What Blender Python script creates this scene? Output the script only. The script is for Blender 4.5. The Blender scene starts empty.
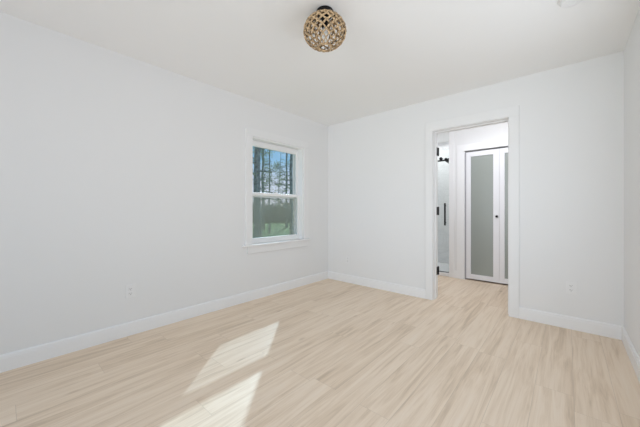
import bpy, bmesh, math, random
from mathutils import Vector, Matrix
random.seed(7)
S = bpy.context.scene
COL = S.collection
PI = math.pi

# ------------------------------------------------------------------ camera
cam = bpy.data.cameras.new('camera')
cam.sensor_width = 36.0
cam.lens = 281.386 * 36.0 / 640.0
cam.shift_y = -(213.5 - 209.594) / 640.0
cam.clip_start = 0.02
cam.clip_end = 500
camo = bpy.data.objects.new('camera', cam)
camo.location = (2.88276, -3.47693, 1.10036)
camo.rotation_euler = (PI / 2, 0, 0.72091)
COL.objects.link(camo)
S.camera = camo

# ------------------------------------------------------------------ sky
W = bpy.data.worlds.new('sky')
S.world = W
W.use_nodes = True
wn, wl = W.node_tree.nodes, W.node_tree.links
wn.clear()
out = wn.new('ShaderNodeOutputWorld')
bg = wn.new('ShaderNodeBackground')
sep = wn.new('ShaderNodeSeparateXYZ')
grad = wn.new('ShaderNodeValToRGB')
ge = grad.color_ramp.elements
ge[0].position = 0.0; ge[0].color = (0.66, 0.70, 0.80, 1)
ge[1].position = 0.7; ge[1].color = (0.10, 0.24, 0.48, 1)
gk = ge.new(0.10); gk.color = (0.58, 0.66, 0.82, 1)
gk = ge.new(0.17); gk.color = (0.25, 0.49, 0.74, 1)
tc = wn.new('ShaderNodeTexCoord')
mp = wn.new('ShaderNodeMapping'); mp.inputs['Scale'].default_value = (1, 1, 2.2)
nz = wn.new('ShaderNodeTexNoise'); nz.inputs['Scale'].default_value = 3.2; nz.inputs['Detail'].default_value = 6
rp = wn.new('ShaderNodeValToRGB')
rp.color_ramp.elements[0].position = 0.52; rp.color_ramp.elements[1].position = 0.68
mx = wn.new('ShaderNodeMixRGB'); mx.inputs[2].default_value = (0.62, 0.66, 0.78, 1)
wl.new(tc.outputs['Generated'], mp.inputs[0]); wl.new(mp.outputs[0], nz.inputs['Vector'])
wl.new(nz.outputs[0], rp.inputs[0]); wl.new(rp.outputs[0], mx.inputs[0])
wl.new(tc.outputs['Generated'], sep.inputs[0]); wl.new(sep.outputs[2], grad.inputs[0]); wl.new(grad.outputs[0], mx.inputs[1])
wl.new(mx.outputs[0], bg.inputs[0]); bg.inputs[1].default_value = 1.0
wl.new(bg.outputs[0], out.inputs[0])

# ------------------------------------------------------------------ sun and added fill lights
sun = bpy.data.lights.new('sun', 'SUN'); sun.energy = 2.8; sun.angle = math.radians(0.8); sun.color = (0.62, 0.84, 1.0)
suno = bpy.data.objects.new('sun', sun); COL.objects.link(suno)
suno.rotation_euler = Vector((1.0, -1.131, -0.95)).to_track_quat('-Z', 'Y').to_euler()

def area(name, loc, d, sx, sy, power, col=(1, 1, 1), spread=180):
    l = bpy.data.lights.new(name, 'AREA'); l.shape = 'RECTANGLE'; l.size = sx; l.size_y = sy
    l.energy = power; l.color = col; l.spread = math.radians(spread)
    o = bpy.data.objects.new(name, l); COL.objects.link(o); o.location = loc
    o.rotation_euler = Vector(d).to_track_quat('-Z', 'Y').to_euler()
    return o
area('fill_light_rear', (1.62, -5.68, 1.35), (0, 1, 0.05), 2.8, 1.9, 13.6, (0.90, 0.96, 1.0), 75)  # added soft fill from behind the viewer, in an invented opening
area('fill_light_side', (3.32, -2.25, 1.38), (-1, 0, 0.1), 2.7, 1.3, 19, (0.90, 0.96, 1.0))  # added fill from the unseen right side, evens out the left wall
area('hall_fill_light', (2.2, 0.42, 2.38), (-0.1, 0.8, -1), 1.4, 0.3, 12.0, (0.92, 0.94, 1.0), 160)  # added fill to brighten the hall, aimed at its far wall; no fixture
area('shower_fill_light', (0.95, 1.85, 2.42), (0, 0, -1), 0.8, 0.6, 6.0, (0.98, 0.99, 1.0))  # added fill to brighten the shower; no fixture

S.view_settings.view_transform = 'Standard'
S.view_settings.look = 'None'
S.view_settings.gamma = 1.0
S.view_settings.exposure = 0.10
S.view_settings.use_curve_mapping = False
try:
    S.cycles.use_denoising = True
    S.cycles.max_bounces = 16; S.cycles.diffuse_bounces = 10; S.cycles.transparent_max_bounces = 24
    S.cycles.sample_clamp_indirect = 6
except Exception:
    pass

# ------------------------------------------------------------------ materials
def mat(name):
    m = bpy.data.materials.new(name); m.use_nodes = True
    return m, m.node_tree.nodes, m.node_tree.links, m.node_tree.nodes['Principled BSDF']

def plain(name, col, rough=0.5, metal=0.0, bump=0.0, scale=200.0, vary=0.0, spec=0.5):
    m, n, l, b = mat(name)
    b.inputs['Base Color'].default_value = (*col, 1)
    b.inputs['Roughness'].default_value = rough
    b.inputs['Metallic'].default_value = metal
    b.inputs['Specular IOR Level'].default_value = spec
    t = n.new('ShaderNodeTexCoord')
    x = n.new('ShaderNodeTexNoise'); x.inputs['Scale'].default_value = scale; x.inputs['Detail'].default_value = 4
    l.new(t.outputs['Object'], x.inputs['Vector'])
    if bump:
        bp = n.new('ShaderNodeBump'); bp.inputs['Strength'].default_value = bump; bp.inputs['Distance'].default_value = 0.002
        l.new(x.outputs[0], bp.inputs['Height']); l.new(bp.outputs[0], b.inputs['Normal'])
    if vary:
        r = n.new('ShaderNodeValToRGB')
        r.color_ramp.elements[0].position = 0.3; r.color_ramp.elements[1].position = 0.7
        r.color_ramp.elements[0].color = (*[c * (1 - vary) for c in col], 1)
        r.color_ramp.elements[1].color = (*[min(1, c * (1 + vary)) for c in col], 1)
        l.new(x.outputs[0], r.inputs[0]); l.new(r.outputs[0], b.inputs['Base Color'])
    return m

M = {}
M['wall'] = plain('white_wall_paint', (0.81, 0.81, 0.81), 0.6, bump=0.05, scale=350, spec=0.25)
M['ceiling'] = plain('white_ceiling_paint', (0.91, 0.91, 0.905), 0.8, bump=0.08, scale=300, spec=0.1)
M['trim'] = plain('white_trim_paint', (0.865, 0.865, 0.87), 0.35, spec=0.4)
M['casing'] = plain('white_casing_paint', (0.825, 0.825, 0.825), 0.4, spec=0.3)
M['vinyl'] = plain('white_vinyl', (0.88, 0.88, 0.88), 0.35)
M['door'] = plain('white_door_paint', (0.79, 0.79, 0.815), 0.35)
M['black'] = plain('matte_black_metal', (0.012, 0.012, 0.013), 0.4, 0.6)
M['plastic'] = plain('white_plastic', (0.83, 0.83, 0.83), 0.3)
M['slot'] = plain('dark_slot', (0.08, 0.08, 0.08), 0.6)
M['rope'] = plain('tan_woven_rattan', (0.47, 0.33, 0.19), 0.75, bump=0.5, scale=75, vary=0.75)
M['bulb'] = plain('frosted_white_bulb', (0.9, 0.9, 0.88), 0.3)
M['bark'] = plain('grey_brown_bark', (0.18, 0.23, 0.23), 0.9, bump=0.8, scale=9, vary=0.5)
M['twig'] = plain('dark_twig_bark', (0.13, 0.15, 0.14), 0.9, vary=0.3, scale=9)
M['leaf'] = plain('dark_green_leaf', (0.24, 0.33, 0.16), 0.6, vary=0.5, scale=3)
M['brush'] = plain('grey_green_brush', (0.23, 0.30, 0.21), 0.8, vary=0.55, scale=0.7)
M['lawn'] = plain('mown_lawn', (0.20, 0.30, 0.04), 0.9, bump=0.4, scale=0.8, vary=0.4)
M['siding'] = plain('white_siding', (0.75, 0.75, 0.74), 0.7)
M['grey'] = plain('dim_closet_paint', (0.5, 0.5, 0.5), 0.7)
M['base'] = plain('white_acrylic', (0.85, 0.85, 0.86), 0.2)

def glass(name, tint, refl):
    m, n, l, b = mat(name)
    n.remove(b)
    o = n['Material Output']
    tr = n.new('ShaderNodeBsdfTransparent'); tr.inputs[0].default_value = (*tint, 1)
    gl = n.new('ShaderNodeBsdfGlossy'); gl.inputs['Roughness'].default_value = 0.02
    lw = n.new('ShaderNodeLayerWeight'); lw.inputs[0].default_value = 0.5
    pw = n.new('ShaderNodeMath'); pw.operation = 'POWER'; pw.inputs[1].default_value = 5
    ma = n.new('ShaderNodeMath'); ma.operation = 'MULTIPLY_ADD'; ma.inputs[1].default_value = 0.6; ma.inputs[2].default_value = refl
    mi = n.new('ShaderNodeMixShader')
    l.new(lw.outputs['Facing'], pw.inputs[0]); l.new(pw.outputs[0], ma.inputs[0])
    l.new(ma.outputs[0], mi.inputs[0]); l.new(tr.outputs[0], mi.inputs[1]); l.new(gl.outputs[0], mi.inputs[2])
    l.new(mi.outputs[0], o.inputs[0])
    return m
M['glass'] = glass('clear_window_glass', (0.98, 0.99, 0.985), 0.05)
M['shower_glass'] = glass('faintly_green_glass', (0.975, 0.99, 0.985), 0.02)

def screen_mat():
    m, n, l, b = mat('grey_insect_mesh')
    b.inputs['Base Color'].default_value = (0.42, 0.47, 0.39, 1)
    b.inputs['Roughness'].default_value = 0.7
    o = n['Material Output']
    tr = n.new('ShaderNodeBsdfTransparent')
    mi = n.new('ShaderNodeMixShader'); mi.inputs[0].default_value = 0.45
    l.new(tr.outputs[0], mi.inputs[1]); l.new(b.outputs[0], mi.inputs[2]); l.new(mi.outputs[0], o.inputs[0])
    return m
M['screen'] = screen_mat()

def frosted():
    m, n, l, b = mat('frosted_grey_green_glass')
    b.inputs['Base Color'].default_value = (0.29, 0.315, 0.29, 1)
    b.inputs['Roughness'].default_value = 0.32
    b.inputs['Specular IOR Level'].default_value = 0.6
    return m
M['frost'] = frosted()

def tile_mat():
    m, n, l, b = mat('white_veined_tile')
    t = n.new('ShaderNodeTexCoord')
    sp = n.new('ShaderNodeSeparateXYZ'); l.new(t.outputs['Object'], sp.inputs[0])
    ad = n.new('ShaderNodeMath'); ad.operation = 'ADD'; l.new(sp.outputs[0], ad.inputs[0]); l.new(sp.outputs[1], ad.inputs[1])
    cb = n.new('ShaderNodeCombineXYZ'); l.new(ad.outputs[0], cb.inputs[0]); l.new(sp.outputs[2], cb.inputs[1])
    br = n.new('ShaderNodeTexBrick'); br.inputs['Scale'].default_value = 1
    br.inputs['Brick Width'].default_value = 0.6; br.inputs['Row Height'].default_value = 0.3
    br.inputs['Mortar Size'].default_value = 0.003
    br.inputs['Mortar'].default_value = (0.72, 0.73, 0.73, 1)
    l.new(cb.outputs[0], br.inputs['Vector'])
    nz = n.new('ShaderNodeTexNoise'); nz.inputs['Scale'].default_value = 3; nz.inputs['Detail'].default_value = 8; nz.inputs['Distortion'].default_value = 1.5
    l.new(t.outputs['Object'], nz.inputs['Vector'])
    r = n.new('ShaderNodeValToRGB'); e = r.color_ramp.elements
    e[0].position = 0.46; e[0].color = (0.80, 0.81, 0.82, 1); e[1].position = 0.54; e[1].color = (0.80, 0.81, 0.82, 1)
    k = e.new(0.5); k.color = (0.74, 0.75, 0.76, 1)
    l.new(nz.outputs[0], r.inputs[0]); l.new(r.outputs[0], br.inputs['Color1']); l.new(r.outputs[0], br.inputs['Color2'])
    l.new(br.outputs[0], b.inputs['Base Color']); b.inputs['Roughness'].default_value = 0.2
    return m
M['tile'] = tile_mat()

def floor_mat():
    m, n, l, b = mat('pale_oak_planks')
    PW, PL = 0.182, 1.22
    def math_(op, a, c=None):
        x = n.new('ShaderNodeMath'); x.operation = op
        for i, v in enumerate((a, c)):
            if v is None: continue
            if isinstance(v, (int, float)): x.inputs[i].default_value = v
            else: l.new(v, x.inputs[i])
        return x.outputs[0]
    t = n.new('ShaderNodeTexCoord'); sp = n.new('ShaderNodeSeparateXYZ'); l.new(t.outputs['Object'], sp.inputs[0])
    X, Y = sp.outputs[0], sp.outputs[1]
    xr = math_('DIVIDE', X, PW); row = math_('FLOOR', xr)
    w1 = n.new('ShaderNodeTexWhiteNoise'); w1.noise_dimensions = '1D'; l.new(row, w1.inputs['W'])
    yr = math_('ADD', math_('DIVIDE', Y, PL), math_('MULTIPLY', w1.outputs[0], 7.31))
    pl = math_('FLOOR', yr)
    cid = n.new('ShaderNodeCombineXYZ'); l.new(row, cid.inputs[0]); l.new(pl, cid.inputs[1])
    w2 = n.new('ShaderNodeTexWhiteNoise'); w2.noise_dimensions = '2D'; l.new(cid.outputs[0], w2.inputs['Vector'])
    rnd = w2.outputs[0]
    # grain coordinates, shifted per plank
    gz = math_('MULTIPLY', rnd, 37.0)
    gv = n.new('ShaderNodeCombineXYZ'); l.new(math_('MULTIPLY', X, 16.0), gv.inputs[0]); l.new(math_('MULTIPLY', Y, 1.0), gv.inputs[1]); l.new(gz, gv.inputs[2])
    g1 = n.new('ShaderNodeTexNoise'); g1.inputs['Scale'].default_value = 1.3; g1.inputs['Detail'].default_value = 7; g1.inputs['Roughness'].default_value = 0.6; g1.inputs['Distortion'].default_value = 0.9
    l.new(gv.outputs[0], g1.inputs['Vector'])
    gv2 = n.new('ShaderNodeCombineXYZ'); l.new(math_('MULTIPLY', X, 90.0), gv2.inputs[0]); l.new(math_('MULTIPLY', Y, 2.5), gv2.inputs[1]); l.new(gz, gv2.inputs[2])
    g2 = n.new('ShaderNodeTexNoise'); g2.inputs['Scale'].default_value = 1.5; g2.inputs['Detail'].default_value = 5
    l.new(gv2.outputs[0], g2.inputs['Vector'])
    tone = math_('ADD', math_('MULTIPLY', rnd, 0.10), math_('ADD', math_('MULTIPLY', g1.outputs[0], 0.83), math_('MULTIPLY', g2.outputs[0], 0.24)))
    r = n.new('ShaderNodeValToRGB'); e = r.color_ramp.elements
    e[0].position = 0.38; e[0].color = FLOOR_COLS[0]
    e[1].position = 0.85; e[1].color = FLOOR_COLS[3]
    k = e.new(0.52); k.color = FLOOR_COLS[1]
    k = e.new(0.64); k.color = FLOOR_COLS[2]
    l.new(tone, r.inputs[0])
    # knots
    vv = n.new('ShaderNodeCombineXYZ'); l.new(math_('MULTIPLY', X, 3.2), vv.inputs[0]); l.new(math_('MULTIPLY', Y, 1.3), vv.inputs[1]); l.new(gz, vv.inputs[2])
    vo = n.new('ShaderNodeTexVoronoi'); vo.inputs['Scale'].default_value = 1.0; l.new(vv.outputs[0], vo.inputs['Vector'])
    kr = n.new('ShaderNodeValToRGB'); kr.color_ramp.elements[0].position = 0.02; kr.color_ramp.elements[0].color = (0.70, 0.64, 0.58, 1)
    kr.color_ramp.elements[1].position = 0.07; kr.color_ramp.elements[1].color = (1, 1, 1, 1)
    l.new(vo.outputs['Distance'], kr.inputs[0])
    mk = n.new('ShaderNodeMixRGB'); mk.blend_type = 'MULTIPLY'; mk.inputs[0].default_value = 0.8
    l.new(r.outputs[0], mk.inputs[1]); l.new(kr.outputs[0], mk.inputs[2])
    # seams
    fx = math_('FRACT', xr); fy = math_('FRACT', yr)
    dx = math_('MULTIPLY', math_('MINIMUM', fx, math_('SUBTRACT', 1.0, fx)), PW)
    dy = math_('MULTIPLY', math_('MINIMUM', fy, math_('SUBTRACT', 1.0, fy)), PL)
    d = math_('MINIMUM', dx, dy)
    seam = math_('LESS_THAN', d, 0.0011)
    ms = n.new('ShaderNodeMixRGB'); ms.inputs[2].default_value = (0.36, 0.28, 0.21, 1)
    l.new(math_('MULTIPLY', seam, 0.35), ms.inputs[0]); l.new(mk.outputs[0], ms.inputs[1])
    l.new(ms.outputs[0], b.inputs['Base Color'])
    b.inputs['Roughness'].default_value = 0.5
    b.inputs['Specular IOR Level'].default_value = 0.35
    bp = n.new('ShaderNodeBump'); bp.inputs['Strength'].default_value = 0.12; bp.inputs['Distance'].default_value = 0.001
    l.new(g2.outputs[0], bp.inputs['Height']); l.new(bp.outputs[0], b.inputs['Normal'])
    return m
FLOOR_COLS = [(0.61, 0.475, 0.35, 1), (0.755, 0.605, 0.46, 1), (0.835, 0.69, 0.545, 1), (0.87, 0.745, 0.61, 1)]
M['floor'] = floor_mat()

# ------------------------------------------------------------------ mesh helpers
def new(): return bmesh.new()

def box(bm, x0, x1, y0, y1, z0, z1, bev=0.0):
    r = bmesh.ops.create_cube(bm, size=1.0)
    vs = r['verts']
    bmesh.ops.scale(bm, vec=(x1 - x0, y1 - y0, z1 - z0), verts=vs)
    bmesh.ops.translate(bm, vec=((x0 + x1) / 2, (y0 + y1) / 2, (z0 + z1) / 2), verts=vs)
    if bev:
        es = list({e for v in vs for e in v.link_edges})
        bmesh.ops.bevel(bm, geom=es, offset=bev, segments=2, affect='EDGES', profile=0.5)

def prism(bm, prof, a, b, axis):
    """extrude a closed 2-D profile (list of (u, z)) along axis 'x' or 'y' from a to b; u is the other horizontal axis"""
    def P(u, z, t): return (t, u, z) if axis == 'x' else (u, t, z)
    v0 = [bm.verts.new(P(u, z, a)) for u, z in prof]
    v1 = [bm.verts.new(P(u, z, b)) for u, z in prof]
    k = len(prof)
    for i in range(k):
        bm.faces.new((v0[i], v0[(i + 1) % k], v1[(i + 1) % k], v1[i]))
    bm.faces.new(v0); bm.faces.new(v1[::-1])

def tube(bm, pts, rad, seg=8, cap=True, closed=False):
    pts = [Vector(p) for p in pts]
    n = len(pts)
    rads = rad if isinstance(rad, (list, tuple)) else [rad] * n
    rings = []
    ref = Vector((0.0, 0.0, 1.0))
    for i, p in enumerate(pts):
        if closed: t = pts[(i + 1) % n] - pts[i - 1]
        else: t = pts[min(i + 1, n - 1)] - pts[max(i - 1, 0)]
        t.normalize()
        u = ref - t * ref.dot(t)
        if u.length < 1e-3:
            u = Vector((1, 0, 0)) - t * t.x
        u.normalize(); ref = u; w = t.cross(u)
        rings.append([bm.verts.new(p + (u * math.cos(2 * PI * k / seg) + w * math.sin(2 * PI * k / seg)) * rads[i]) for k in range(seg)])
    m = n if closed else n - 1
    for i in range(m):
        A, B = rings[i], rings[(i + 1) % n]
        for k in range(seg):
            bm.faces.new((A[k], A[(k + 1) % seg], B[(k + 1) % seg], B[k]))
    if cap and not closed:
        bm.faces.new(rings[0][::-1]); bm.faces.new(rings[-1])

def lathe(bm, prof, cx=0, cy=0, cz=0, seg=32, axis='z'):
    """prof: list of (radius, height)"""
    def P(r, h, a):
        if axis == 'z': return (cx + r * math.cos(a), cy + r * math.sin(a), cz + h)
        if axis == 'y': return (cx + r * math.cos(a), cy + h, cz + r * math.sin(a))
        return (cx + h, cy + r * math.cos(a), cz + r * math.sin(a))
    rings = []
    for r, h in prof:
        rings.append([bm.verts.new(P(max(r, 1e-4), h, 2 * PI * k / seg)) for k in range(seg)])
    for A, B in zip(rings, rings[1:]):
        for k in range(seg):
            bm.faces.new((A[k], A[(k + 1) % seg], B[(k + 1) % seg], B[k]))
    bm.faces.new(rings[0]); bm.faces.new(rings[-1])

def obj(name, bm, m, parent=None, loc=(0, 0, 0), smooth=False):
    bmesh.ops.recalc_face_normals(bm, faces=bm.faces)
    me = bpy.data.meshes.new(name); bm.to_mesh(me); bm.free()
    me.materials.append(M[m] if isinstance(m, str) else m)
    if smooth:
        for p in me.polygons: p.use_smooth = True
    o = bpy.data.objects.new(name, me); COL.objects.link(o)
    o.location = loc
    if parent: o.parent = parent
    return o

def tag(o, label=None, cat=None, group=None, kind=None):
    if label: o['label'] = label
    if cat: o['category'] = cat
    if group: o['group'] = group
    if kind: o['kind'] = kind
    return o

def empty(name, loc, rz=0):
    o = bpy.data.objects.new(name, None); COL.objects.link(o)
    o.location = loc; o.rotation_euler = (0, 0, rz); o.empty_display_size = 0.1
    return o

def struct(name, bm, m, label, cat, parent=None, **k):
    return tag(obj(name, bm, m, parent, **k), label, cat, kind='structure')

def copy_tree(o, parent=None):
    c = o.copy(); COL.objects.link(c)
    if parent: c.parent = parent
    for ch in o.children: copy_tree(ch, c)
    return c

# ------------------------------------------------------------------ room shell
H = 2.44; WX = 3.242; YR = -5.6
WY0, WY1, WZ0, WZ1 = -1.455, -0.570, 0.655, 1.992         # window opening in the left wall
DX0, DX1, DZ = 1.66, 2.426, 2.05                         # clear door opening in the back wall
RX0, RX1, RZ = DX0 - 0.02, DX1 + 0.02, DZ + 0.02         # rough opening
HY = 1.367                                               # hall's far wall face

b = new(); box(b, -0.16, WX + 0.12, YR - 0.12, 0.075, -0.1, 0)
struct('floor', b, 'floor', 'pale oak plank floor of the bedroom', 'floor')
b = new(); box(b, 0.3, 3.5, 0.075, 2.5, -0.1, 0)
struct('floor_hall', b, 'floor', 'pale oak plank floor of the hall beyond the doorway', 'floor')
b = new(); box(b, -0.16, 3.5, YR - 0.12, 2.5, H, H + 0.12)
struct('ceiling', b, 'ceiling', 'flat white ceiling', 'ceiling')

b = new()
box(b, -0.14, 0, YR - 0.12, WY0, 0, H); box(b, -0.14, 0, WY1, 0.14, 0, H)
box(b, -0.14, 0, WY0, WY1, 0, WZ0); box(b, -0.14, 0, WY0, WY1, WZ1, H)
struct('wall_left', b, 'wall', 'white wall with the sash window', 'wall')
b = new()
box(b, 0, RX0, 0, 0.14, 0, H); box(b, RX1, 3.5, 0, 0.14, 0, H); box(b, RX0, RX1, 0, 0.14, RZ, H)
struct('wall_back', b, 'wall', 'white wall with the open doorway', 'wall')
b = new()
box(b, WX, WX + 0.12, YR - 0.12, -3.70, 0, H); box(b, WX, WX + 0.12, -0.80, 0, 0, H)
box(b, WX, WX + 0.12, -3.70, -0.80, 0, 0.7); box(b, WX, WX + 0.12, -3.70, -0.80, 2.08, H)  # opening added out of view for the side fill light
struct('wall_right', b, 'wall', 'white wall at the right edge', 'wall')
b = new()
box(b, 0, 0.15, YR - 0.12, YR, 0, H); box(b, 3.09, WX, YR - 0.12, YR, 0, H)
box(b, 0.15, 3.09, YR - 0.12, YR, 0, 0.35); box(b, 0.15, 3.09, YR - 0.12, YR, 2.35, H)  # opening added out of view for the rear fill light
struct('wall_front', b, 'wall', 'white wall behind the viewer with an added opening for fill light', 'wall')

# hall shell
SX = 1.447                                                # end of the closet wall, right side of the shower
CX0, CX1, CZ = 1.666, 2.585, 2.026                        # closet opening
b = new()
box(b, SX, CX0, HY, HY + 0.11, 0, H); box(b, CX1, 3.5, HY, HY + 0.11, 0, H); box(b, CX0, CX1, HY, HY + 0.11, CZ, H)
struct('wall_hall', b, 'wall', 'white hall wall around the closet doors', 'wall')
b = new(); box(b, SX, SX + 0.1, HY + 0.11, 2.38, 0, H)
struct('wall_shower_right', b, 'tile', 'white tiled side wall inside the shower', 'wall')
b = new(); box(b, 0.42, 3.5, 2.38, 2.5, 0, H)
struct('wall_shower_back', b, 'tile', 'white tiled back wall of the shower', 'wall')
b = new(); box(b, 0.3, 0.42, 0.14, 2.5, 0, H)
struct('wall_hall_left', b, 'wall', 'white side wall at the left end of the hall', 'wall')
b = new(); box(b, 3.38, 3.5, 0.14, 2.5, 0, H)
struct('wall_hall_right', b, 'wall', 'white side wall at the right end of the hall', 'wall')

# baseboards: stepped profile with an eased top
def base_prof(s):
    p = [(0, 0), (0.015, 0), (0.015, 0.090), (0.012, 0.090), (0.0115, 0.106), (0.008, 0.113), (0.004, 0.116), (0, 0.116)]
    return [(s[0] + s[1] * u, z) for u, z in p]
b = new(); prism(b, base_prof((0, 1)), YR, 0, 'y')
struct('baseboard_left', b, 'trim', 'white baseboard under the window wall', 'baseboard')
b = new(); prism(b, base_prof((0, -1)), 0.0, DX0 - 0.092, 'x')
struct('baseboard_back', b, 'trim', 'white baseboard from the far corner to the doorway', 'baseboard')
b = new(); prism(b, base_prof((0, -1)), DX1 + 0.092, WX, 'x')
struct('baseboard_back_right', b, 'trim', 'white baseboard between doorway and right corner', 'baseboard')
b = new(); prism(b, base_prof((WX, -1)), YR, 0, 'y')
struct('baseboard_right', b, 'trim', 'white baseboard at the right edge', 'baseboard')
b = new(); prism(b, base_prof((HY, -1)), SX + 0.066, CX0 - 0.11, 'x')
struct('baseboard_hall', b, 'trim', 'short white baseboard between shower and closet', 'baseboard')

# doorway casing and jambs
CW = 0.092
b = new()
for (x0, x1) in ((DX0 - CW, DX0 - 0.004), (DX1 + 0.004, DX1 + CW)):
    box(b, x0, x1, -0.017, 0, 0, DZ + 0.004, 0.003)
box(b, DX0 - CW, DX1 + CW, -0.017, 0, DZ + 0.004, DZ + 0.108, 0.003)
struct('trim_1', b, 'casing', 'flat white casing around the open doorway', 'door casing')
b = new()
box(b, RX0, DX0, 0, 0.157, 0, DZ, 0.001); box(b, DX1, RX1, 0, 0.157, 0, DZ, 0.001); box(b, RX0, RX1, 0, 0.157, DZ, RZ, 0.001)
# door stops
box(b, DX0, DX0 + 0.011, 0.05, 0.085, 0, DZ - 0.011, 0.002); box(b, DX1 - 0.011, DX1, 0.05, 0.085, 0, DZ - 0.011, 0.002); box(b, DX0, DX1, 0.05, 0.085, DZ - 0.011, DZ, 0.002)
struct('trim_2', b, 'trim', 'white door jamb lining inside the doorway', 'door jamb')
b = new()
for (x0, x1) in ((DX0 - CW, DX0 - 0.012), (DX1 + 0.012, DX1 + CW)):
    box(b, x0, x1, 0.14, 0.157, 0, DZ + 0.012, 0.003)
box(b, DX0 - CW, DX1 + CW, 0.14, 0.157, DZ + 0.012, DZ + 0.108, 0.003)
struct('trim_3', b, 'trim', 'white casing on the hall side of the doorway', 'door casing')

# bedroom door swung fully back against the hall side of the wall, on three black hinges
d1 = tag(empty('door_1', (DX0, 0.172, 0)), 'white door folded back into the hall on three black hinges', 'door', kind='structure')
b = new()
box(b, -0.80, -0.045, 0.012, 0.047, 0.012, 2.035, 0.002)
for (z0, z1) in ((0.25, 0.95), (1.1, 1.88)):
    box(b, -0.68, -0.16, 0.045, 0.052, z0, z1, 0.004)
obj('door_leaf', b, 'door', d1)
for z in (0.335, 1.083, 1.826):
    b = new()
    box(b, 0.0005, 0.004, -0.092, -0.012, z - 0.050, z + 0.050, 0.0008)
    lathe(b, [(0.0, -0.054), (0.008, -0.052), (0.0095, -0.048), (0.0095, 0.048), (0.008, 0.052), (0.0, 0.054)], 0.004, -0.006, z, 14)
    box(b, -0.045, 0.004, 0.0085, 0.0118, z - 0.047, z + 0.047, 0.0008)
    tag(obj('hinge', b, 'black', d1), 'matte black butt hinge')
b = new()
lathe(b, [(0.027, 0.052), (0.027, 0.058), (0.011, 0.06), (0.011, 0.085), (0.024, 0.092), (0.028, 0.090), (0.022, 0.116), (0.0, 0.119)], -0.735, 0, 0.95, 20, 'y')
tag(obj('door_knob', b, 'black', d1, smooth=True), 'black round knob')

# ------------------------------------------------------------------ window in the left wall
w1 = tag(empty('window_1', (0, (WY0 + WY1) / 2, WZ0)), 'white double-hung sash window looking onto trees', 'window', kind='structure')
wc = (WY0 + WY1) / 2
def wobj(name, bm, m, par=None, **k):
    for v in bm.verts: v.co -= Vector((0, wc, WZ0))
    return obj(name, bm, m, par or w1, **k)
b = new()                                                     # casing boards: two sides and head
box(b, 0, 0.018, WY0 - 0.090, WY0, WZ0 + 0.022, WZ1, 0.003); box(b, 0, 0.018, WY1, WY1 + 0.090, WZ0 + 0.022, WZ1, 0.003)
box(b, 0, 0.018, WY0 - 0.090, WY1 + 0.090, WZ1, WZ1 + 0.095, 0.003)
wobj('casing', b, 'casing')
b = new(); box(b, -0.0635, 0.02, WY0 + 0.0005, WY1 - 0.0005, WZ0, WZ0 + 0.022); box(b, 0.0, 0.045, -1.585, -0.452, WZ0, WZ0 + 0.022, 0.004)
wobj('stool', b, 'trim')
b = new(); box(b, 0, 0.018, -1.520, -0.475, WZ0 - 0.088, WZ0, 0.003)
wobj('apron', b, 'casing')
b = new()                                                     # jamb liner / vinyl frame
t = 0.014
box(b, -0.155, -0.001, WY0, WY0 + t, WZ0, WZ1); box(b, -0.155, -0.001, WY1 - t, WY1, WZ0, WZ1); box(b, -0.155, -0.001, WY0 + t, WY1 - t, WZ1 - t, WZ1)
box(b, -0.16, -0.05, WY0 + t, WY1 - t, WZ0, WZ0 + 0.02)
box(b, -0.164, -0.1515, -0.622, WY1 - t, WZ0, WZ1)  # added outer lip, hidden by the sash, trims the sun patch's right edge
# blind stop tracks between the sashes
box(b, -0.097, -0.093, WY0 + t, WY0 + t + 0.012, WZ0 + 0.02, WZ1 - t); box(b, -0.097, -0.093, WY1 - t - 0.012, WY1 - t, WZ0 + 0.02, WZ1 - t)
wobj('frame', b, 'vinyl')
ya, yb = WY0 + t + 0.001, WY1 - t - 0.001
def sash(name, x0, x1, z0, z1, side, bot, top):
    b = new()
    box(b, x0, x1, ya, ya + side, z0, z1, 0.003); box(b, x0, x1, yb - side, yb, z0, z1, 0.003)
    box(b, x0, x1, ya + side, yb - side, z0, z0 + bot, 0.003); box(b, x0, x1, ya + side, yb - side, z1 - top, z1, 0.003)
    s = wobj(name, b, 'vinyl')
    b = new(); xm = (x0 + x1) / 2
    box(b, xm - 0.002, xm + 0.002, ya + side - 0.004, yb - side + 0.004, z0 + bot - 0.004, z1 - top + 0.004)
    p = wobj('pane', b, 'glass', s)
    return s
lower = sash('lower_sash', -0.092, -0.064, WZ0 + 0.0215, 1.318, 0.031, 0.065, 0.040)
upper = sash('upper_sash', -0.126, -0.098, 1.278, WZ1 - t - 0.001, 0.031, 0.038, 0.072)
b = new(); box(b, -0.088, -0.068, wc - 0.03, wc + 0.03, 1.317, 1.326, 0.003); box(b, -0.084, -0.074, wc - 0.008, wc + 0.035, 1.326, 1.332, 0.002)
wobj('sash_lock', b, 'vinyl', lower)
b = new()
box(b, -0.150, -0.138, ya, ya + 0.02, WZ0 + 0.021, 1.31); box(b, -0.150, -0.138, yb - 0.02, yb, WZ0 + 0.021, 1.31)
box(b, -0.150, -0.138, ya + 0.02, yb - 0.02, WZ0 + 0.021, WZ0 + 0.04); box(b, -0.150, -0.138, ya + 0.02, yb - 0.02, 1.262, 1.31)
sf = wobj('screen_frame', b, 'vinyl')
b = new()
v = [b.verts.new(c) for c in ((-0.144, ya + 0.015, WZ0 + 0.035), (-0.144, yb - 0.015, WZ0 + 0.035), (-0.144, yb - 0.015, 1.27), (-0.144, ya + 0.015, 1.27))]
b.faces.new(v)
tag(wobj('insect_screen', b, 'screen', sf), 'fine grey insect mesh over the lower sash')

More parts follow.
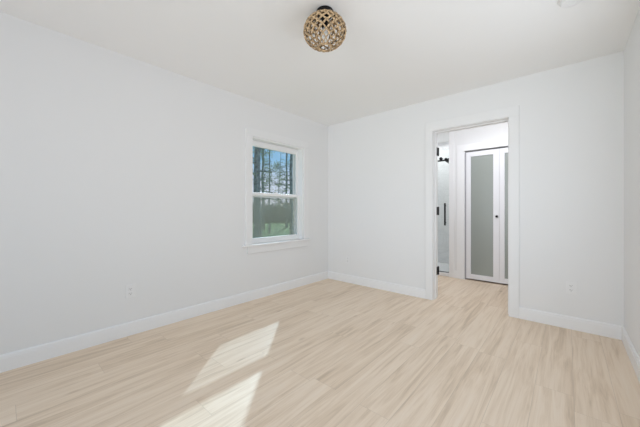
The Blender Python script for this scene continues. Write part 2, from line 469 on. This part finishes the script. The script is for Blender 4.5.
# added, unseen frame behind the viewer, set around the rear fill light
w2 = tag(empty('fill_frame_rear', (1.62, YR, 0.35)), 'added white frame around the fill light behind the viewer', 'window', kind='structure')
b = new()
for x in (-1.47, -0.53, 0.47, 1.41): box(b, x, x + 0.06, -0.05, 0.0, 0, 2.0, 0.003)
box(b, -1.47, 1.47, -0.05, 0.0, 0, 0.06, 0.003); box(b, -1.47, 1.47, -0.05, 0.0, 1.94, 2.0, 0.003)
obj('frame', b, 'vinyl', w2)

w3 = tag(empty('fill_frame_side', (WX, -2.25, 0.7)), 'added white frame around the fill light beside the viewer', 'window', kind='structure')  # invented frame in the unseen part of the right wall, for fill
b = new()
for y in (-1.45, -0.51, 0.45, 1.39): box(b, 0.0, 0.05, y, y + 0.06, 0, 1.38, 0.003)
box(b, 0.0, 0.05, -1.45, 1.45, 0, 0.06, 0.003); box(b, 0.0, 0.05, -1.45, 1.45, 1.32, 1.38, 0.003)
obj('frame', b, 'vinyl', w3)

# ------------------------------------------------------------------ hall: closet bifold doors
b = new()
box(b, CX0 - 0.11, CX0 - 0.002, HY - 0.017, HY, 0, CZ - 0.004, 0.003); box(b, CX1 + 0.002, CX1 + 0.11, HY - 0.017, HY, 0, CZ - 0.004, 0.003)
box(b, CX0 - 0.11, CX1 + 0.11, HY - 0.017, HY, CZ - 0.004, CZ + 0.10, 0.003)
struct('trim_4', b, 'trim', 'white casing around the closet opening in the hall', 'door casing')
b = new()
box(b, SX, SX + 0.066, HY - 0.014, HY, 0, H - 0.001, 0.003)
box(b, SX - 0.012, SX, HY - 0.014, HY + 0.1, 0, H - 0.001, 0.003)
struct('trim_5', b, 'trim', 'white corner trim beside the shower', 'trim')
b = new(); box(b, CX0, CX0 + 0.0185, HY + 0.014, HY + 0.11, 0, CZ); box(b, CX1 - 0.006, CX1, HY, HY + 0.11, 0, CZ)
box(b, CX0, CX1, HY + 0.012, HY + 0.035, CZ - 0.014, CZ)
struct('trim_6', b, plain('grey_aluminium', (0.36, 0.36, 0.37), 0.5), 'grey overhead track and side channels of the closet doors', 'door track')
d2 = tag(empty('door_2', (CX0, HY + 0.006, 0)), 'white bifold closet door with two tall frosted glass panels', 'door', kind='structure')
pw = (CX1 - CX0 - 0.02) / 2
for i in range(2):
    x0 = 0.020 + i * (pw - 0.003); x1 = x0 + pw - 0.004
    b = new(); st = 0.068 if i == 0 else 0.062
    z0, z1 = 0.020, 2.000
    box(b, x0, x0 + 0.066, 0, 0.034, z0, z1, 0.003); box(b, x1 - 0.078, x1, 0, 0.034, z0, z1, 0.003)
    box(b, x0 + 0.066, x1 - 0.078, 0, 0.034, z0, z0 + 0.075, 0.003); box(b, x0 + 0.066, x1 - 0.078, 0, 0.034, z1 - 0.075, z1, 0.003)
    pf = obj('door_panel', b, 'door', d2)
    b = new(); box(b, x0 + 0.063, x1 - 0.075, 0.014, 0.020, z0 + 0.072, z1 - 0.072)
    tag(obj('glass_pane', b, 'frost', pf), 'frosted grey-green glass')
    if i == 0:
        b = new()
        lathe(b, [(0.0, -0.026), (0.013, -0.025), (0.018, -0.020), (0.018, -0.014), (0.007, -0.010), (0.006, -0.003), (0.011, 0.0), (0.0, 0.001)], x1 - 0.030, 0, 1.0, 20, 'y')
        tag(obj('knob', b, 'black', pf, smooth=True), 'small black round knob')

# ------------------------------------------------------------------ hall: shower
sd = tag(empty('shower_enclosure', (0.94, 1.42, 0)), 'white-trayed shower with clear sliding glass door on a black rail, beyond the doorway', 'shower')
def sobj(name, bm, m, par=None, **k):
    for v in bm.verts: v.co -= Vector((0.94, 1.42, 0))
    return obj(name, bm, m, par or sd, **k)
b = new()
box(b, 0.42, SX - 0.012, 1.375, 1.465, 0, 0.058, 0.008)
box(b, 0.42, SX - 0.012, 1.46, 2.38, 0, 0.035, 0.004)
tag(sobj('shower_tray', b, 'base'), 'low white tray with a raised curb')
b = new(); box(b, 0.43, 0.9, 1.436, 1.444, 0.060, 2.12, 0.001); sobj('fixed_pane', b, 'shower_glass')
b = new(); tube(b, [(0.43, 1.400, 1.918), (1.434, 1.400, 1.918)], 0.0125, 12); rl = tag(sobj('rail', b, 'black'), 'round black rail')
b = new(); tube(b, [(1.425, 1.400, 1.905), (1.425, 1.400, 1.945)], 0.02, 12); sobj('wall_bracket', b, 'black', rl)
b = new(); box(b, 0.85, 1.432, 1.408, 1.432, 0.058, 0.066, 0.001); sobj('bottom_guide', b, 'black')
b = new(); box(b, 0.85, 1.432, 1.416, 1.424, 0.067, 2.12, 0.001); gp = tag(sobj('sliding_door', b, 'shower_glass'), 'clear frameless glass')
for x in (0.96, 1.296, 1.378):
    b = new()
    lathe(b, [(0.0, -0.022), (0.022, -0.021), (0.026, -0.014), (0.020, -0.008), (0.020, 0.0), (0.026, 0.006), (0.022, 0.018), (0.0, 0.019)], x, 1.400, 1.951 if x < 1.35 else 1.930, 18, 'y')
    sobj('roller', b, 'black', gp, smooth=True)
b = new()
tube(b, [(1.366, 1.372, 0.84), (1.366, 1.372, 1.207)], 0.014, 14)
for z in (0.885, 1.165): tube(b, [(1.366, 1.372, z), (1.366, 1.416, z)], 0.008, 10)
tag(sobj('handle', b, 'black', gp), 'straight black pull bar')
b = new(); tube(b, [(SX - 0.090, 1.60, 1.942), (SX - 0.104, 1.60, 1.926), (SX - 0.112, 1.60, 1.917), (SX - 0.116, 1.60, 1.912)], [0.012, 0.018, 0.045, 0.045], 18)
hd = tag(sobj('shower_head', b, 'black'), 'black shower head')
b = new(); tube(b, [(SX, 1.60, 2.0), (SX - 0.03, 1.60, 1.996), (SX - 0.07, 1.60, 1.97), (SX - 0.095, 1.60, 1.938)], 0.009, 10)
lathe(b, [(0.0, -0.008), (0.028, -0.007), (0.03, 0.0), (0.0, 0.0005)], SX, 1.60, 2.0, 18, 'x'); sobj('arm', b, 'black', hd, smooth=True)

# ------------------------------------------------------------------ ceiling lamp: woven globe
LX, LY, LZ, LR, LA = 1.653, -2.028, 2.300, 0.141, 0.109
lp = tag(empty('ceiling_lamp', (LX, LY, H)), 'round woven rattan globe lamp with black canopy flush on the ceiling', 'ceiling lamp')
cz = LZ - H
b = new(); lathe(b, [(0.0, -0.0005), (0.056, -0.001), (0.058, -0.005), (0.058, -0.021), (0.053, -0.027), (0.018, -0.030), (0.018, -0.06), (0.0, -0.06)], 0, 0, 0, 32)
tag(obj('canopy', b, 'black', lp, smooth=False), 'black round canopy')
b = new(); lathe(b, [(0.0, -0.052), (0.021, -0.054), (0.021, -0.105), (0.017, -0.115), (0.0, -0.115)], 0, 0, 0, 20)
obj('socket', b, 'black', lp)
b = new(); lathe(b, [(0.0, -0.112), (0.013, -0.114), (0.015, -0.13), (0.024, -0.150), (0.030, -0.170), (0.028, -0.188), (0.018, -0.202), (0.0, -0.207)], 0, 0, 0, 24)
tag(obj('bulb', b, 'bulb', lp, smooth=True), 'white frosted bulb')
# lattice: two families of crossing bands over the globe, from the top ring to the bottom ring
b = new()
NB = 16
def sph(th, ph, r): return Vector((r * math.sin(th) * math.cos(ph), r * math.sin(th) * math.sin(ph), cz + r * LA / LR * math.cos(th)))
th0, th1 = 0.42, PI - 0.30
for s in (1, -1):
    for k in range(NB):
        for off in (-1, 1):
            pts = []
            for i in range(29):
                f = i / 28; th = th0 + (th1 - th0) * f
                ph = 2 * PI * k / NB + s * 2.2 * (f - 0.5)
                wv = 0.0022 * math.cos(NB * 1.1 * f * PI + (0 if s > 0 else PI))
                dph = off * 0.0034 * (1 - max(0, f - 0.55) * 1.6) / max(LR * math.sin(th), 0.05)
                pts.append(sph(th, ph + dph, LR + wv))
            tube(b, pts, [0.0040 * (1 - max(0, i / 28 - 0.5) * 1.3) * (1 + 0.18 * math.sin(i * 2.4 + k)) for i in range(29)], 6)
for th, r in ((th0, 0.006), (th1, 0.006)):
    tube(b, [sph(th, 2 * PI * i / 40, LR) for i in range(40)], r, 8, closed=True)
obj('shade', b, 'rope', lp, smooth=True)
b = new()
for k in range(9):
    tube(b, [sph(0.40 + (PI - 0.58) * i / 24, 2 * PI * k / 9 + 0.2, LR - 0.007) for i in range(25)], 0.0016, 6)
tube(b, [sph(PI / 2, 2 * PI * i / 48, LR - 0.007) for i in range(48)], 0.0016, 6, closed=True)
tag(obj('wire_frame', b, 'black', lp), 'thin black wire frame')

# smoke detector
sm = tag(empty('smoke_detector', (2.905, -1.095, H)), 'round white smoke detector on the ceiling at the top edge', 'smoke detector')
b = new(); lathe(b, [(0.0, -0.0003), (0.068, -0.0005), (0.070, -0.008), (0.066, -0.014), (0.0, -0.015)], 0, 0, 0, 36); obj('base_plate', b, 'plastic', sm)
b = new(); lathe(b, [(0.0, -0.014), (0.060, -0.014), (0.060, -0.022), (0.052, -0.034), (0.022, -0.038), (0.02, -0.036), (0.0, -0.036)], 0, 0, 0, 36); obj('cover', b, 'plastic', sm)

# ------------------------------------------------------------------ outlets (built facing +x, then turned)
def outlet(loc, rz, label):
    o = tag(empty('wall_outlet', loc, rz), label, 'outlet', 'white duplex outlets')
    b = new(); box(b, 0, 0.006, -0.036, 0.036, -0.058, 0.058, 0.002); obj('cover_plate', b, 'plastic', o)
    for z in (0.020, -0.020):
        b = new(); box(b, 0.004, 0.009, -0.0165, 0.0165, z - 0.0145, z + 0.0145, 0.002); r = obj('receptacle', b, 'plastic', o)
        b = new()
        box(b, 0.0086, 0.0093, -0.008, -0.0055, z - 0.003, z + 0.007); box(b, 0.0086, 0.0093, 0.0055, 0.008, z - 0.002, z + 0.006)
        lathe(b, [(0.0, 0.0086), (0.0028, 0.0086), (0.0028, 0.0093), (0.0, 0.0093)], 0, 0, z - 0.0085, 10, 'x')
        tag(obj('slot', b, 'slot', r), 'dark plug slots')
    b = new(); lathe(b, [(0.0, 0.005), (0.0035, 0.005), (0.003, 0.0072), (0.0, 0.0075)], 0, 0, 0, 12, 'x'); obj('screw', b, 'plastic', o)
    return o
outlet((0, -2.719, 0.385), 0, 'white duplex outlet on the window wall left of the window')
outlet((2.909, 0, 0.380), -PI / 2, 'white duplex outlet on the wall right of the doorway')
outlet((0.391, 0, 0.345), -PI / 2, 'white duplex outlet near the far corner left of the doorway')

# ------------------------------------------------------------------ outdoors
GZ = -0.55
b = new(); box(b, -90, -0.15, -40, 90, GZ - 0.2, GZ)
tag(obj('lawn', b, 'lawn'), 'green lawn seen through the lower sash', 'lawn', kind='structure')
CAMP = Vector((2.88276, -3.47693, 0)); YAW = 0.72091; F = 281.386
def bearing(u, depth):
    """a point on the ground outdoors in the direction of the window, from a bearing and a distance"""
    a = (u - 320) / F
    d = Vector((a * math.cos(YAW) - math.sin(YAW), a * math.sin(YAW) + math.cos(YAW), 0))
    p = CAMP + d * depth
    return (p.x, p.y, GZ)

def leaves(bm, c, rad, n, size, rnd, flat=1.0):
    for _ in range(n):
        d = Vector((rnd.gauss(0, 1), rnd.gauss(0, 1), rnd.gauss(0, 1) * flat)); d.normalize()
        p = Vector(c) + d * rad * rnd.random() ** 0.45
        a = Vector((rnd.gauss(0, 1), rnd.gauss(0, 1), rnd.gauss(0, 0.6))).normalized()
        n2 = a.cross(Vector((rnd.gauss(0, 1), rnd.gauss(0, 1), rnd.gauss(0, 1)))).normalized()
        L = size * rnd.uniform(0.6, 1.3); Wd = L * 0.38
        up = a.cross(n2) * Wd * 0.25
        v = [bm.verts.new(q) for q in (p, p + a * L * 0.5 + n2 * Wd * 0.5 + up, p + a * L, p + a * L * 0.5 - n2 * Wd * 0.5 + up)]
        bm.faces.new((v[0], v[1], v[2])); bm.faces.new((v[0], v[2], v[3]))

def tree(u, depth, r, h, nb, bz, blen, nl, lrad, lsize, label, seed, lean=0.0, crown=True):
    rnd = random.Random(seed)
    t = tag(empty('tree', bearing(u, depth)), label, 'tree', 'trees beyond the window')
    b = new()
    n = 9; pts = [(lean * h * (i / n) ** 1.3 + rnd.uniform(-.03, .03) * h * 0.12, rnd.uniform(-.03, .03) * h * 0.12, -0.1 + (h + 0.1) * i / n) for i in range(n + 1)]
    pts[0] = (0, 0, -0.1)
    tube(b, pts, [r * (1.25 if i == 0 else 1 - 0.8 * i / n) for i in range(n + 1)], 10)
    lf = new()
    for k in range(nb):
        z = bz[0] + (bz[1] - bz[0]) * (k + rnd.random() * 0.6) / nb
        f = min(1, z / h); i = min(int(f * n), n - 1); g = f * n - i
        p0 = Vector(pts[i]).lerp(Vector(pts[i + 1]), g)
        a = rnd.uniform(0, 2 * PI); L = blen * rnd.uniform(0.5, 1.2)
        d = Vector((math.cos(a), math.sin(a), rnd.uniform(-0.1, 0.45)))
        q = [p0, p0 + d * L * 0.4 + Vector((0, 0, rnd.uniform(-.1, .1))), p0 + d * L * 0.75 + Vector((0, 0, rnd.uniform(-.2, .15))), p0 + d * L + Vector((0, 0, rnd.uniform(-.3, .2)))]
        rb = r * 0.22
        tube(b, q, [rb, rb * 0.7, rb * 0.45, rb * 0.2], 6)
        for j in (1, 2, 3):
            e = q[j] + Vector((rnd.uniform(-.5, .5), rnd.uniform(-.5, .5), rnd.uniform(-.3, .4))) * L * 0.4
            tube(b, [q[j], (q[j] + e) / 2 + Vector((0, 0, .05)), e], [rb * 0.4, rb * 0.3, rb * 0.12], 5)
            if crown: leaves(lf, e, lrad, nl, lsize, rnd, 0.7)
        if crown: leaves(lf, q[3], lrad, nl, lsize, rnd, 0.7)
    obj('trunk', b, 'bark', t, smooth=True)
    if crown: obj('foliage', lf, 'leaf', t)
    else: lf.free()
    return t
tree(257.5, 10.5, 0.155, 12.0, 16, (2.0, 5.4), 1.1, 40, 0.28, 0.075, 'thick dark tree trunk at the left edge of the window', 3)
tree(262.8, 23, 0.14, 13.0, 12, (3.0, 8.0), 1.0, 26, 0.36, 0.10, 'slim tree just right of the thick dark trunk', 5)
tree(269.6, 20, 0.07, 10.0, 8, (2.8, 7.0), 0.9, 8, 0.22, 0.08, 'thin straight sapling left of the window centre', 8)
tree(291.2, 14, 0.10, 11.0, 14, (2.4, 5.6), 1.0, 40, 0.28, 0.08, 'tree with leafy branches at the right edge of the window', 11)
tree(286.5, 26, 0.11, 13.0, 10, (3.2, 8.5), 1.2, 14, 0.36, 0.11, 'slim tree left of the leafy right-hand tree', 14)
tree(278.0, 31, 0.07, 9.0, 10, (2.5, 7.5), 1.7, 6, 0.28, 0.14, 'distant bare thin tree in the bright gap of the window', 17, 0.06)

# undergrowth along the far edge of the lawn: a tangle nobody could count
b = new(); rnd = random.Random(21)
for u in range(236, 330, 2):
    for k in range(2):
        dep = rnd.uniform(36, 44)
        x, y, z = bearing(u + rnd.uniform(-1, 1), dep)
        hh = rnd.uniform(0.9, 1.7) * (1.0 if k else 0.8)
        leaves(b, (x, y, GZ + hh * 0.9), hh, 150, 0.42, rnd, 0.9)
tag(obj('undergrowth', b, 'brush'), 'tangled grey-green undergrowth along the far edge of the lawn', 'undergrowth', kind='stuff')
